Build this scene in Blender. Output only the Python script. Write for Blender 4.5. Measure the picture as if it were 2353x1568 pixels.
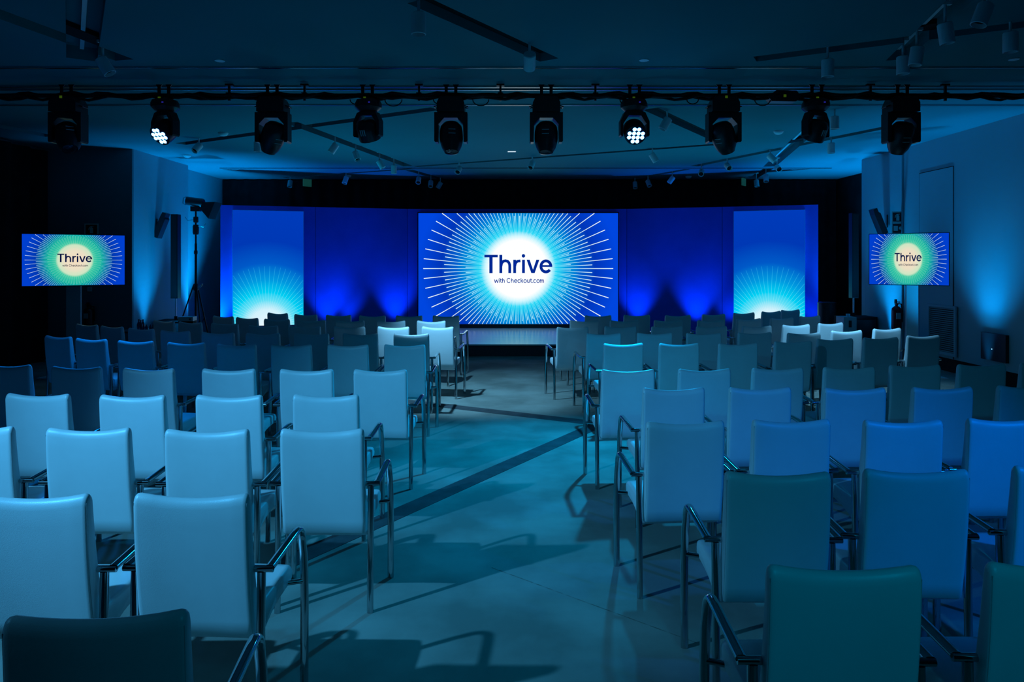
import bpy, bmesh, math, random
from mathutils import Vector, Matrix
random.seed(7)
PI = math.pi
for o in list(bpy.data.objects): bpy.data.objects.remove(o)
scene = bpy.context.scene
COL = scene.collection

# ------------------------------------------------------------------ camera
F, CX, HY, CAMZ, CEIL = 1640.0, 1176.5, 602.0, 1.79, 3.85
cam_d = bpy.data.cameras.new('camera'); cam = bpy.data.objects.new('camera', cam_d); COL.objects.link(cam)
cam.location = (0, 0, CAMZ); cam.rotation_euler = (PI/2, 0, 0)
cam_d.sensor_width = 36; cam_d.lens = 36*F/2353; cam_d.shift_y = -(784-HY)/2353
cam_d.clip_start = 0.05; cam_d.clip_end = 100
scene.camera = cam
def at(x, y, d): return Vector(((x-CX)/F*d, d, CAMZ+(HY-y)/F*d))
def ceil_at(x, y): return at(x, y, (CEIL-CAMZ)*F/(HY-y))
def floor_at(x, y): return at(x, y, CAMZ*F/(y-HY))

# ------------------------------------------------------------------ view, world
vs = scene.view_settings
vs.view_transform = 'Standard'; vs.look = 'None'; vs.gamma = 1; vs.use_curve_mapping = False; vs.exposure = 0.0
w = bpy.data.worlds.new('world'); scene.world = w; w.use_nodes = True
w.node_tree.nodes['Background'].inputs[0].default_value = (0.0, 0.30, 0.62, 1)
w.node_tree.nodes['Background'].inputs[1].default_value = 0.004

# ------------------------------------------------------------------ lights
def spot(name, loc, target, energy, col, cone=60, blend=0.5, size=0.1):
    d = bpy.data.lights.new(name, 'SPOT'); o = bpy.data.objects.new(name, d); COL.objects.link(o)
    d.energy = energy; d.color = col; d.spot_size = math.radians(cone); d.spot_blend = blend; d.shadow_soft_size = size
    o.location = loc
    o.rotation_euler = (Vector(target)-Vector(loc)).to_track_quat('-Z', 'Y').to_euler()
    return o
# house spots behind the camera
spot('house_spot_left', (-4.4, 1.0, 3.7), (-1.6, 3.9, 0.5), 1120, (0.075, 0.50, 1.0), 56, 0.9, 0.05)
spot('house_spot_right', (5.4, 0.4, 3.7), (2.75, 3.35, 0.5), 680, (0.0, 0.17, 1.0), 38, 1.0, 0.08)
spot('house_spot_middle', (1.3, -1.6, 3.6), (1.4, 3.7, 0.3), 118, (0.0, 0.49, 0.88), 72, 1.0, 0.08)
# stage heads that are switched on
spot('wash_beam_left', (-4.0, 8.02, 3.15), (-4.9, 5.9, 0.6), 420, (0.0, 0.24, 1.0), 95, 0.8, 0.08)
spot('wash_beam_middle', (1.4, 8.02, 3.15), (0.2, 6.2, 0.0), 860, (0.0, 0.44, 1.0), 74, 1.0, 0.06)
spot('wash_beam_row', (-1.65, 8.38, 3.15), (-0.5, 9.6, 0.2), 680, (0.18, 0.60, 1.0), 58, 0.8, 0.05)
spot('wash_beam_side', (3.45, 8.38, 3.15), (4.5, 9.2, 0.6), 520, (0.18, 0.60, 1.0), 52, 0.8, 0.05)
# floor uplights on the side walls: a tight beam up the wall and its wide spill
for (lx, ly, tx, e, sp) in [(-6.70, 13.42, -6.9, 300, 330), (-7.00, 15.62, -7.2, 300, 1100), (6.90, 13.25, 7.06, 330, 380), (6.94, 10.55, 7.1, 360, 330), (7.75, 15.3, 8.0, 300, 1100)]:  # last entry is an added, unseen lamp that brightens the far right ceiling
    spot('wall_uplight', (lx, ly, 0.08), (tx, ly, 4.2), e*0.7, (0.0, 0.36, 1.0), 38, 1.0, 0.04)
    spot('wall_uplight_spill', (lx*0.94, ly, 0.08), (lx*0.94, ly, 4.0), sp, (0.0, 0.36, 1.0), 78, 1.0, 0.1)
# added, unseen floor lamps before the stage, brightening the middle of the ceiling
for lx in (-3.3, 3.6): spot('added_ceiling_fill', (lx, 12.95, 0.1), (lx*0.8, 12.3, 3.8), 185, (0.0, 0.56, 1.0), 118, 1.0, 0.15)

# ------------------------------------------------------------------ materials
M = {}
def mat(name, col, rough=0.5, metal=0.0, emit=None, strength=0.0, spec=0.5):
    m = bpy.data.materials.new(name); m.use_nodes = True
    b = m.node_tree.nodes['Principled BSDF']
    b.inputs['Base Color'].default_value = (*col, 1); b.inputs['Roughness'].default_value = rough
    b.inputs['Metallic'].default_value = metal; b.inputs['Specular IOR Level'].default_value = spec
    if emit: b.inputs['Emission Color'].default_value = (*emit, 1); b.inputs['Emission Strength'].default_value = strength
    M[name] = m; return m
def noise_mat(name, c1, c2, scale, rough=0.8, bump=0.0, bscale=400, detail=4, spec=0.5, lo=0.35, hi=0.65, stretch=None):
    m = mat(name, c1, rough, spec=spec); nt = m.node_tree; b = nt.nodes['Principled BSDF']
    tc = nt.nodes.new('ShaderNodeTexCoord'); src = tc.outputs['Object']
    if stretch:
        mp = nt.nodes.new('ShaderNodeMapping'); mp.inputs['Scale'].default_value = stretch
        nt.links.new(src, mp.inputs['Vector']); src = mp.outputs[0]
    n = nt.nodes.new('ShaderNodeTexNoise'); n.inputs['Scale'].default_value = scale; n.inputs['Detail'].default_value = detail
    nt.links.new(src, n.inputs['Vector'])
    r = nt.nodes.new('ShaderNodeValToRGB'); r.color_ramp.elements[0].position = lo; r.color_ramp.elements[1].position = hi
    r.color_ramp.elements[0].color = (*c1, 1); r.color_ramp.elements[1].color = (*c2, 1)
    nt.links.new(n.outputs['Fac'], r.inputs[0]); nt.links.new(r.outputs[0], b.inputs['Base Color'])
    if bump:
        n2 = nt.nodes.new('ShaderNodeTexNoise'); n2.inputs['Scale'].default_value = bscale; n2.inputs['Detail'].default_value = 2
        nt.links.new(tc.outputs['Object'], n2.inputs['Vector'])
        bp = nt.nodes.new('ShaderNodeBump'); bp.inputs['Strength'].default_value = bump; bp.inputs['Distance'].default_value = 0.002
        nt.links.new(n2.outputs['Fac'], bp.inputs['Height']); nt.links.new(bp.outputs[0], b.inputs['Normal'])
    return m
noise_mat('leather', (0.70, 0.72, 0.73), (0.74, 0.76, 0.77), 6, 0.37, 0.18, 320)
mat('seam', (0.45, 0.47, 0.48), 0.6)
mat('chrome', (0.52, 0.54, 0.56), 0.09, 1.0)
noise_mat('carpet', (0.20, 0.195, 0.17), (0.33, 0.32, 0.28), 1.6, 0.95, 0.6, 500, 8, 0.1, 0.38, 0.66)
noise_mat('carpet_seam', (0.13, 0.125, 0.11), (0.26, 0.25, 0.22), 22, 0.95, 0, spec=0.1)
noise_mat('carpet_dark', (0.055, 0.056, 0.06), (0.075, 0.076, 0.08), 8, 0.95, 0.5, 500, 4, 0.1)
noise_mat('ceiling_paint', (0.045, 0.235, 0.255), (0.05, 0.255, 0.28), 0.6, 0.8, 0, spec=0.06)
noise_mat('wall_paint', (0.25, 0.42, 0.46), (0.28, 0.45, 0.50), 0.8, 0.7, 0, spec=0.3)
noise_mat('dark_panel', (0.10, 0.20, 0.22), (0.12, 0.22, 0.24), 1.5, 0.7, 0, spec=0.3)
noise_mat('black_drape', (0.010, 0.010, 0.012), (0.016, 0.016, 0.018), 4, 0.95, 0, spec=0.1)
noise_mat('blue_fabric', (0.030, 0.10, 0.62), (0.036, 0.11, 0.66), 3, 0.9, 0, spec=0.1)
mat('black_plastic', (0.012, 0.012, 0.014), 0.38)
mat('black_matt', (0.014, 0.014, 0.015), 0.8, spec=0.2)
mat('black_metal', (0.02, 0.02, 0.022), 0.35, 0.6)
mat('steel', (0.55, 0.56, 0.58), 0.25, 1.0)
mat('white_metal', (0.78, 0.80, 0.81), 0.45)
mat('grey_metal', (0.55, 0.57, 0.58), 0.5)
mat('lens_glass', (0.01, 0.01, 0.02), 0.08)
mat('red_paint', (0.30, 0.012, 0.012), 0.3)
mat('sign_red', (0.14, 0.012, 0.012), 0.5)
mat('sign_white', (0.72, 0.75, 0.70), 0.5)
mat('paper', (0.6, 0.6, 0.58), 0.7)
noise_mat('stage_top', (0.60, 0.62, 0.64), (0.66, 0.68, 0.70), 3, 0.20, 0, spec=0.6, stretch=(0.4, 4, 1))
mat('stage_skirt', (0.04, 0.05, 0.06), 0.7)
mat('navy_ink', (0.002, 0.010, 0.16), 0.6, 0, (0.0, 0.018, 0.26), 1.0)
mat('dark_ink', (0.002, 0.004, 0.05), 0.6, 0, (0.002, 0.006, 0.05), 1.0)
mat('led_on', (0.8, 0.9, 1), 0.3, 0, (0.06, 0.30, 1.0), 30.0)
mat('display_green', (0.02, 0.08, 0.01), 0.4, 0, (0.20, 0.45, 0.02), 0.12)
mat('display_blue', (0.01, 0.01, 0.08), 0.4, 0, (0.05, 0.05, 0.8), 0.25)
mat('white_glow', (0.8, 0.8, 0.8), 0.4, 0, (0.8, 0.95, 1), 0.7)
mat('exit_green', (0.03, 0.15, 0.12), 0.4, 0, (0.03, 0.30, 0.25), 0.12)
mat('bottle_glass', (0.02, 0.10, 0.25), 0.06); M['bottle_glass'].node_tree.nodes['Principled BSDF'].inputs['Transmission Weight'].default_value = 0.55

def screen_mat(name, stops, sx=1.0, sy=1.0, cx=0.0, cy=0.0, strength=1.0, ray=False, ray_mix=None):
    """what a screen shows: colours by distance from the middle of its sun, in the screen's own x and z"""
    m = bpy.data.materials.new(name); m.use_nodes = True; nt = m.node_tree; nt.nodes.clear()
    out = nt.nodes.new('ShaderNodeOutputMaterial'); em = nt.nodes.new('ShaderNodeEmission'); em.inputs[1].default_value = strength
    tc = nt.nodes.new('ShaderNodeTexCoord'); mp = nt.nodes.new('ShaderNodeMapping')
    mp.inputs['Location'].default_value = (-cx*sx, 0, -cy*sy); mp.inputs['Scale'].default_value = (sx, 0, sy)
    ln = nt.nodes.new('ShaderNodeVectorMath'); ln.operation = 'LENGTH'
    nt.links.new(tc.outputs['Object'], mp.inputs[0]); nt.links.new(mp.outputs[0], ln.inputs[0])
    def ramp(st):
        r = nt.nodes.new('ShaderNodeValToRGB'); e = r.color_ramp.elements
        while len(e) < len(st): e.new(0.5)
        for k, (p, c) in enumerate(st): e[k].position = p; e[k].color = (*c, 1)
        nt.links.new(ln.outputs['Value'], r.inputs[0]); return r
    top = max(max(c) for _, c in stops); em.inputs[1].default_value = strength*top   # ramp colours stay within 0..1
    nt.links.new(ramp([(p, tuple(v/top for v in c)) for p, c in stops]).outputs[0], em.inputs[0]); nt.links.new(em.outputs[0], out.inputs[0])
    M[name] = m; return m
# radius 1.0 = half the screen's width
MAIN = [(0.0, (1.0, 1.1, 1.1)), (0.25, (1.0, 1.1, 1.1)), (0.285, (1, 1, 1)), (0.325, (0.62, 0.93, 1.0)), (0.375, (0.02, 0.70, 0.93)), (0.47, (0.0, 0.38, 0.78)), (0.62, (0.0, 0.12, 0.62)), (0.77, (0.0, 0.036, 0.48)), (1.0, (0.0, 0.062, 0.74))]
MAINR = [(0.0, (1, 1, 1)), (0.30, (1, 1, 1)), (0.40, (0.12, 0.80, 0.97)), (0.50, (0.40, 0.88, 0.98)), (0.70, (0.66, 0.90, 1.0)), (1.0, (0.90, 0.97, 1.0))]
TV = [(0.0, (0.90, 0.72, 0.52)), (0.20, (0.84, 0.74, 0.56)), (0.33, (0.66, 0.78, 0.54)), (0.375, (0.03, 0.58, 0.36)), (0.52, (0.0, 0.44, 0.34)), (0.64, (0.0, 0.18, 0.42)), (0.76, (0.0, 0.040, 0.44)), (1.0, (0.0, 0.05, 0.62))]
TVR = [(0.0, (0.8, 0.8, 0.6)), (0.34, (0.4, 0.8, 0.6)), (0.45, (0.10, 0.62, 0.46)), (0.60, (0.22, 0.66, 0.58)), (0.8, (0.62, 0.76, 0.90)), (1.0, (0.72, 0.82, 0.95))]
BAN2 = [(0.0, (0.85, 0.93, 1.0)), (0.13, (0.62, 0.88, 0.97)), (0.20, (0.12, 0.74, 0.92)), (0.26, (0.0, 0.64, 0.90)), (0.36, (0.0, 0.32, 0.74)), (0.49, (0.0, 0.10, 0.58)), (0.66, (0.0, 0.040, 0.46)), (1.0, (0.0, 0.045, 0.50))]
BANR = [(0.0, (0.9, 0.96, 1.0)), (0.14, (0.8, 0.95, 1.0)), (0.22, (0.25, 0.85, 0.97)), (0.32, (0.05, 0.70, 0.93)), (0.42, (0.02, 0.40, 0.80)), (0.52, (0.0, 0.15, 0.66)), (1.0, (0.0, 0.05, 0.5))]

# ------------------------------------------------------------------ mesh builder
class MB:
    def __init__(s): s.v = []; s.f = []; s.flat = set()
    def add(s, vs_, fs): n = len(s.v); s.v += [Vector(p) for p in vs_]; s.f += [tuple(i+n for i in f) for f in fs]; return s
    def box(s, x0, x1, y0, y1, z0, z1, mtx=None):
        p = [Vector(q) for q in ((x0,y0,z0),(x1,y0,z0),(x1,y1,z0),(x0,y1,z0),(x0,y0,z1),(x1,y0,z1),(x1,y1,z1),(x0,y1,z1))]
        if mtx: p = [mtx @ q for q in p]
        return s.add(p, [(0,3,2,1),(4,5,6,7),(0,1,5,4),(1,2,6,5),(2,3,7,6),(3,0,4,7)])
    def prism(s, poly, a, b, axis='y'):
        """poly of (u,v); extruded from a to b along axis"""
        n = len(poly)
        def P(u, v, t): return {'y': (u, t, v), 'x': (t, u, v), 'z': (u, v, t)}[axis]
        s.add([P(u, v, a) for u, v in poly]+[P(u, v, b) for u, v in poly],
              [tuple(range(n))[::-1], tuple(range(n, 2*n))]+[(i, (i+1) % n, n+(i+1) % n, n+i) for i in range(n)])
        return s
    def lathe(s, prof, n=20, mtx=None):
        """prof of (r,z) about local z"""
        vs_ = []; fs = []
        for r, z in prof:
            for k in range(n):
                a = 2*PI*k/n; p = Vector((r*math.cos(a), r*math.sin(a), z)); vs_.append(mtx @ p if mtx else p)
        for i in range(len(prof)-1):
            for k in range(n): fs.append((i*n+k, i*n+(k+1) % n, (i+1)*n+(k+1) % n, (i+1)*n+k))
        fs.append(tuple(range(n))[::-1]); fs.append(tuple(range((len(prof)-1)*n, len(prof)*n)))
        return s.add(vs_, fs)
    def tube(s, path, r, n=10, r2=None, up=None):
        """r across, r2 in the other direction"""
        path = [Vector(p) for p in path]; r2 = r2 or r
        t0 = (path[1]-path[0]).normalized()
        ref = Vector(up) if up else (Vector((0, 0, 1)) if abs(t0.z) < 0.9 else Vector((0, 1, 0)))
        u = t0.cross(ref).normalized(); vs_ = []; fs = []
        for i, p in enumerate(path):
            t = (path[min(i+1, len(path)-1)]-path[max(i-1, 0)]).normalized()
            u = (u-t*u.dot(t)).normalized(); v = t.cross(u)
            for k in range(n):
                a = 2*PI*k/n; vs_.append(p+u*(r*math.cos(a))+v*(r2*math.sin(a)))
        for i in range(len(path)-1):
            for k in range(n): fs.append((i*n+k, i*n+(k+1) % n, (i+1)*n+(k+1) % n, (i+1)*n+k))
        fs.append(tuple(range(n))[::-1]); fs.append(tuple(range((len(path)-1)*n, len(path)*n)))
        return s.add(vs_, fs)
    def slices(s, rings):
        n = len(rings[0]); vs_ = [p for r in rings for p in r]; fs = []
        for i in range(len(rings)-1):
            for k in range(n): fs.append((i*n+k, i*n+(k+1) % n, (i+1)*n+(k+1) % n, (i+1)*n+k))
        fs.append(tuple(range(n))[::-1]); fs.append(tuple(range((len(rings)-1)*n, len(rings)*n)))
        return s.add(vs_, fs)
    def mesh(s, name, m, smooth=None):
        me = bpy.data.meshes.new(name); me.from_pydata([tuple(p) for p in s.v], [], s.f)
        bm = bmesh.new(); bm.from_mesh(me); bmesh.ops.recalc_face_normals(bm, faces=bm.faces); bm.to_mesh(me); bm.free()
        if m: me.materials.append(M[m] if isinstance(m, str) else m)
        if smooth is not None:
            me.shade_smooth(); me.set_sharp_from_angle(angle=math.radians(smooth))
        return me
    def build(s, name, m, parent=None, smooth=None):
        return obj(name, s.mesh(name, m, smooth), parent)
def obj(name, me, parent=None):
    o = bpy.data.objects.new(name, me); COL.objects.link(o)
    if parent: o.parent = parent
    return o
def tag(o, label, cat, group=None):
    o['label'] = label; o['category'] = cat
    if group: o['group'] = group
    return o
def thing(name, label, cat, loc=(0, 0, 0), rz=0, group=None):
    o = bpy.data.objects.new(name, None); COL.objects.link(o); o.empty_display_size = 0.1
    o.location = loc; o.rotation_euler = (0, 0, rz); return tag(o, label, cat, group)
def struct(name, mb, m, parent=None, smooth=None):
    o = mb.build(name, m, parent, smooth)
    if not parent: o['kind'] = 'structure'
    return o
def copy_tree(o, parent=None):
    c = o.copy(); COL.objects.link(c); c.parent = parent
    for ch in list(o.children): copy_tree(ch, c)
    return c
def Rx(a): return Matrix.Rotation(a, 4, 'X')
def Ry(a): return Matrix.Rotation(a, 4, 'Y')
def Rz(a): return Matrix.Rotation(a, 4, 'Z')
def T(x, y, z): return Matrix.Translation((x, y, z))

# ------------------------------------------------------------------ the room
struct('floor', MB().box(-9.2, 8.6, -2.5, 18.6, -0.08, 0), 'carpet')
# dark inlaid strips and a seam in the carpet
def floor_strip(name, a, b, wd, h, m):
    a = floor_at(*a); b = floor_at(*b); d = (b-a); L = d.length; ang = math.atan2(d.y, d.x)
    struct(name, MB().box(0, L, -wd/2, wd/2, 0.0, h, T(a.x, a.y, 0) @ Rz(ang)), m)
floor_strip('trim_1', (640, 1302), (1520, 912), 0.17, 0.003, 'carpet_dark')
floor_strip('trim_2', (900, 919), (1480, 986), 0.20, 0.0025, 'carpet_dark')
floor_strip('trim_3', (1130, 1305), (1600, 1478), 0.006, 0.001, 'carpet_seam')

# ceiling slab with recessed track slots
SL = {}
slots = [  # (ceiling pixel a, b, width, black shade bar)
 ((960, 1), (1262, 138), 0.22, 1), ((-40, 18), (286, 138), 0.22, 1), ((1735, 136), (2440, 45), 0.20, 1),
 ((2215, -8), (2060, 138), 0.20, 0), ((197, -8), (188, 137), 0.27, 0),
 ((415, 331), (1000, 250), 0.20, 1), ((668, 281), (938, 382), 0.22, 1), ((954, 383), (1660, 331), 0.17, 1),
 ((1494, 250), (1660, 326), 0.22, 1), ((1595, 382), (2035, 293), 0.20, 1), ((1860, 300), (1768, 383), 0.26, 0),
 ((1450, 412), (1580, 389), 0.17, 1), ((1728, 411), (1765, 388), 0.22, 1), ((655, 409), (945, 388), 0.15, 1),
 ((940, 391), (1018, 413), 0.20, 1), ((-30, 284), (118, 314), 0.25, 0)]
cme = MB().box(-9.2, 8.6, -2.5, 18.6, CEIL, CEIL+0.30).mesh('ceiling', 'ceiling_paint')
ceil_o = obj('ceiling', cme); tmp = []
for i, (a, b, wd, ln) in enumerate(slots):
    A = ceil_at(*a); B = ceil_at(*b); d = B-A; ang = math.atan2(d.y, d.x); mt = T(A.x, A.y, 0) @ Rz(ang)
    SL[i] = (A, B, mt, d.length, wd, ln)
    c = MB().box(0, d.length, -wd/2, wd/2, CEIL-0.05, CEIL+0.13+0.001*i, mt).build('cut', None); tmp.append(c)
    md = ceil_o.modifiers.new('b', 'BOOLEAN'); md.operation = 'DIFFERENCE'; md.solver = 'EXACT'; md.object = c
dg = bpy.context.evaluated_depsgraph_get()
new = bpy.data.meshes.new_from_object(ceil_o.evaluated_get(dg)); ceil_o.modifiers.clear(); ceil_o.data = new; new.name = 'ceiling'
for c in tmp: bpy.data.objects.remove(c)
ceil_o['kind'] = 'structure'
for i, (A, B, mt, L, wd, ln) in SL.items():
    if ln: MB().box(0.01, L-0.01, -wd/2+0.004, wd/2-0.004, CEIL+0.085, CEIL+0.125, mt).build('track', 'black_matt', ceil_o)  # black bar across the slot, painting in the shade of the recess
    else: MB().box(0.01, L*0.97, -0.018, 0.018, CEIL+0.09, CEIL+0.125, mt).build('track', 'white_metal', ceil_o)
# long metal ceiling profiles across the room
for k, (py, wd, h, m) in enumerate([(155, 0.045, 0.012, 'black_metal'), (153, 0.010, 0.016, 'steel'), (197.5, 0.016, 0.018, 'steel'), (201, 0.03, 0.008, 'black_metal'), (204.5, 0.016, 0.018, 'steel'), (241, 0.03, 0.012, 'black_metal'), (239.5, 0.008, 0.016, 'steel'), (386, 0.05, 0.01, 'black_metal')]):
    y = ceil_at(CX, py).y; x0, x1 = (-8.5, 7.05) if py < 380 else (-6.4, 7.0)
    struct('trim_%d' % (k+4), MB().box(x0, x1, y-wd/2, y+wd/2, CEIL-h, CEIL+0.002), m)

# walls
WL, WR = -6.92, 7.09
def wall(name, x0, x1, y0, y1, m, z0=0, z1=CEIL): return struct(name, MB().box(x0, x1, y0, y1, z0, z1), m)
wall('wall_left_panel', -8.55, WL-0.002, 13.0, 13.048, 'dark_panel')
wall('wall_left_column', WL-0.2, WL, 13.05, 15.25, 'wall_paint')
wall('wall_left_recess', -7.42, -7.22, 15.25, 17.9, 'wall_paint')
wall('wall_left_return', -7.42, WL-0.002, 15.15, 15.252, 'wall_paint')
wall('wall_left_side', -8.75, -8.55, -2.5, 13.2, 'dark_panel')
wr = wall('wall_right', WR, WR+0.2, -2.5, 14.25, 'wall_paint', 0.22)
wall('wall_right_pilaster', WR-0.035, WR-0.001, 12.92, 14.25, 'wall_paint', 0.0)
wall('wall_right_return', WR-0.035, 8.3, 14.252, 14.40, 'wall_paint')
wall('wall_right_recess', 8.1, 8.3, 14.4, 17.9, 'black_drape')
struct('baseboard_right', MB().box(WR+0.03, WR+0.18, -2.5, 14.2, 0, 0.22), 'black_matt')
struct('baseboard_left', MB().box(-8.54, WL-0.01, 12.96, 13.0, 0, 0.14), 'black_matt')
wall('wall_back', -7.45, 8.3, 18.2, 18.4, 'black_drape')
# pleated drapes: across the back, and at the left side
def drape(name, p0, p1, z0, z1, amp, wave, m, label, cat='curtain'):
    p0 = Vector(p0); p1 = Vector(p1); d = (p1-p0); L = d.length; d.normalize(); nrm = Vector((-d.y, d.x)); n = int(L/wave*8)
    b = MB(); vs_ = []; 
    for i in range(n+1):
        t = L*i/n; o_ = amp*math.sin(2*PI*t/wave+0.6*math.sin(t*1.7))
        for off in (0, 0.012):
            q = p0+d*t+nrm*(o_+off)
            vs_ += [(q.x, q.y, z0), (q.x, q.y, z1)]
    fs = []
    for i in range(n):
        a = 4*i; c = 4*(i+1)
        fs += [(a, c, c+1, a+1), (a+2, a+3, c+3, c+2), (a, a+2, c+2, c), (a+1, c+1, c+3, a+3)]
    fs += [(0, 1, 3, 2), (4*n, 4*n+2, 4*n+3, 4*n+1)]
    b.add(vs_, fs); o = b.build(name, m, None, 60); return tag(o, label, cat)
drape('black_curtain', (-7.2, 17.75), (8.05, 17.75), 0.0, CEIL-0.03, 0.03, 0.35, 'black_drape', 'black pleated curtain across the back wall above the stage set')
drape('black_curtain', (-8.42, 10.2), (-8.42, 12.9), 0.0, CEIL-0.06, 0.05, 0.45, 'black_drape', 'dark curtain hanging at the far left edge beside the dark panel')

# door with louvre grille in the right wall
dz1 = 3.32
dr = struct('door_1', MB().box(WR-0.012, WR-0.002, 11.46, 12.40, 0.225, dz1), 'wall_paint')
for (y0, y1, z0, z1) in ((11.45, 12.41, dz1, dz1+0.012), (12.40, 12.41, 0.225, dz1), (11.45, 11.46, 0.225, dz1)):
    MB().box(WR-0.010, WR-0.002, y0, y1, z0, z1).build('door_gap', 'black_matt', dr)
g = MB()
gy0, gy1, gz0, gz1 = 11.34, 12.16, 0.27, 1.08
# grille frame stands in front of the door's lower part
gr = thing('wall_grille', 'white louvred air grille low on the right wall below the screen', 'grille', (WR-0.014, 11.75, gz0))
fy0, fy1, fh = gy0-11.75, gy1-11.75, gz1-gz0
MB().box(-0.004, 0.0, fy0, fy1, 0, fh).build('backing', 'black_matt', gr)
MB().box(-0.03, -0.004, fy0, fy1, 0, 0.05).box(-0.03, -0.004, fy0, fy1, fh-0.04, fh).box(-0.03, -0.004, fy0, fy0+0.05, 0.05, fh-0.04).box(-0.03, -0.004, fy1-0.09, fy1, 0.05, fh-0.04).build('frame', 'wall_paint', gr)
sm = MB().box(-0.012, 0.012, fy0+0.05, fy1-0.09, -0.002, 0.002, Ry(math.radians(50))).mesh('slat', 'wall_paint')
nsl = 22
for k in range(nsl):
    s_ = obj('slat', sm, gr); s_.location = (-0.016, 0, 0.065+k*(fh-0.12)/(nsl-1))
# black wall box
bp = thing('wall_panel', 'black square panel low on the right wall with a tiny white light', 'panel', (WR, 10.45, 0.34))
MB().box(-0.05, 0.0, -0.27, 0.27, 0, 0.40).build('panel_body', 'black_plastic', bp)
MB().lathe([(0.007, 0), (0.007, 0.004)], 10, T(-0.05, 0.02, 0.17) @ Ry(-PI/2)).build('indicator', 'white_glow', bp)

# ------------------------------------------------------------------ stage and set
st = thing('stage', 'low pale glossy stage deck in front of the big screen', 'stage', (0.14, 13.5, 0))
MB().box(-2.58, 2.58, 0.02, 3.42, 0, 0.205).build('skirt', 'stage_skirt', st)
MB().box(-2.60, 2.60, 0, 3.44, 0.205, 0.23).build('deck', 'stage_top', st)
# folding backdrop of fabric panels
BD = [(-6.46, 15.80), (-4.52, 16.40), (-2.49, 16.98), (2.73, 16.98), (4.82, 16.36), (6.74, 15.70)]
bd = thing('backdrop', 'blue fabric backdrop of flat panels folded around the stage', 'backdrop', (0.14, 17, 0))
for (a, b) in zip(BD[:-1], BD[1:]):
    a = Vector(a); b = Vector(b); d = b-a; ang = math.atan2(d.y, d.x)
    mt = T(a.x-0.14, a.y-17, 0) @ Rz(ang)
    MB().box(0.004, d.length-0.004, 0, 0.04, 0.0, 3.05, mt).build('panel', 'blue_fabric', bd)
def on_backdrop(px, seg, off):
    a = Vector(BD[seg]); b = Vector(BD[seg+1]); d = b-a; k = (px-CX)/F
    t = (k*a.y-a.x)/(d.x-k*d.y); p = a+d*t; n = Vector((d.y, -d.x)).normalized(); return p+n*off
# backdrop uplights
for px, seg, e in ((520, 0, 120), (752, 1, 300), (800, 1, 150), (908, 1, 320), (1466, 3, 300), (1600, 3, 340), (1676, 3, 130), (1868, 4, 140)):
    p = on_backdrop(px, seg, 0.34); q = on_backdrop(px, seg, 0.0)
    spot('backdrop_uplight', (p.x, p.y, 0.05), (q.x, q.y, 2.5), e*0.62, (0.0, 0.15, 1.0), 66, 1.0, 0.06)

# ------------------------------------------------------------------ sunburst screens
def arc(cx_, cy_, rx, ry, a0, a1, n=16): return [(cx_+rx*math.cos(math.radians(a0+(a1-a0)*k/n)), cy_+ry*math.sin(math.radians(a0+(a1-a0)*k/n))) for k in range(n+1)]
def stroke(out, pts, wd):
    """ribbon along pts as quads, into out = [verts, faces]"""
    n0 = len(out[0]); n = len(pts)
    for i, p in enumerate(pts):
        q0 = Vector(pts[max(i-1, 0)]); q1 = Vector(pts[min(i+1, n-1)]); t = (q1-q0).normalized(); nn = Vector((-t.y, t.x))*wd/2
        out[0] += [Vector(p)+nn, Vector(p)-nn]
    out[1] += [(n0+2*i, n0+2*i+1, n0+2*i+3, n0+2*i+2) for i in range(n-1)]
def disc(out, x, y, r, n=14):
    n0 = len(out[0]); out[0] += [Vector((x+r*math.cos(2*PI*k/n), y+r*math.sin(2*PI*k/n))) for k in range(n)]; out[1].append(tuple(range(n0, n0+n)))
def poly(out, pts):
    n0 = len(out[0]); out[0] += [Vector(p) for p in pts]; out[1].append(tuple(range(n0, n0+len(pts))))
def title_shape():
    o = [[], []]; Y = lambda pts: [(x, 724-y) for x, y in pts]
    stroke(o, Y([(355, 323), (683, 323)]), 60); stroke(o, Y([(516, 323), (516, 724)]), 80)
    stroke(o, Y([(756, 293), (756, 722)]), 72)
    stroke(o, Y([(762, 560), (768, 515), (788, 470), (826, 441), (872, 433), (920, 445), (955, 480), (971, 530), (973, 580), (973, 722)]), 70)
    stroke(o, Y([(1093, 408), (1093, 722)]), 70); stroke(o, Y([(1098, 560), (1106, 515), (1128, 470), (1165, 443), (1235, 435)]), 66)
    stroke(o, Y([(1308, 408), (1308, 722)]), 70); disc(o, 1307, 724-317, 43)
    poly(o, Y([(1383, 408), (1458, 408), (1540, 640), (1498, 722)])); poly(o, Y([(1620, 408), (1695, 408), (1580, 722), (1540, 640)])); poly(o, Y([(1540, 640), (1580, 722), (1498, 722)]))
    stroke(o, Y([(1735, 556), (2009, 556)]), 44); stroke(o, [(x, 724-565+y) for x, y in arc(1854, 0, 121, 129, 4, 322, 26)], 70)
    return o, 355, 2010, 431
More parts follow.
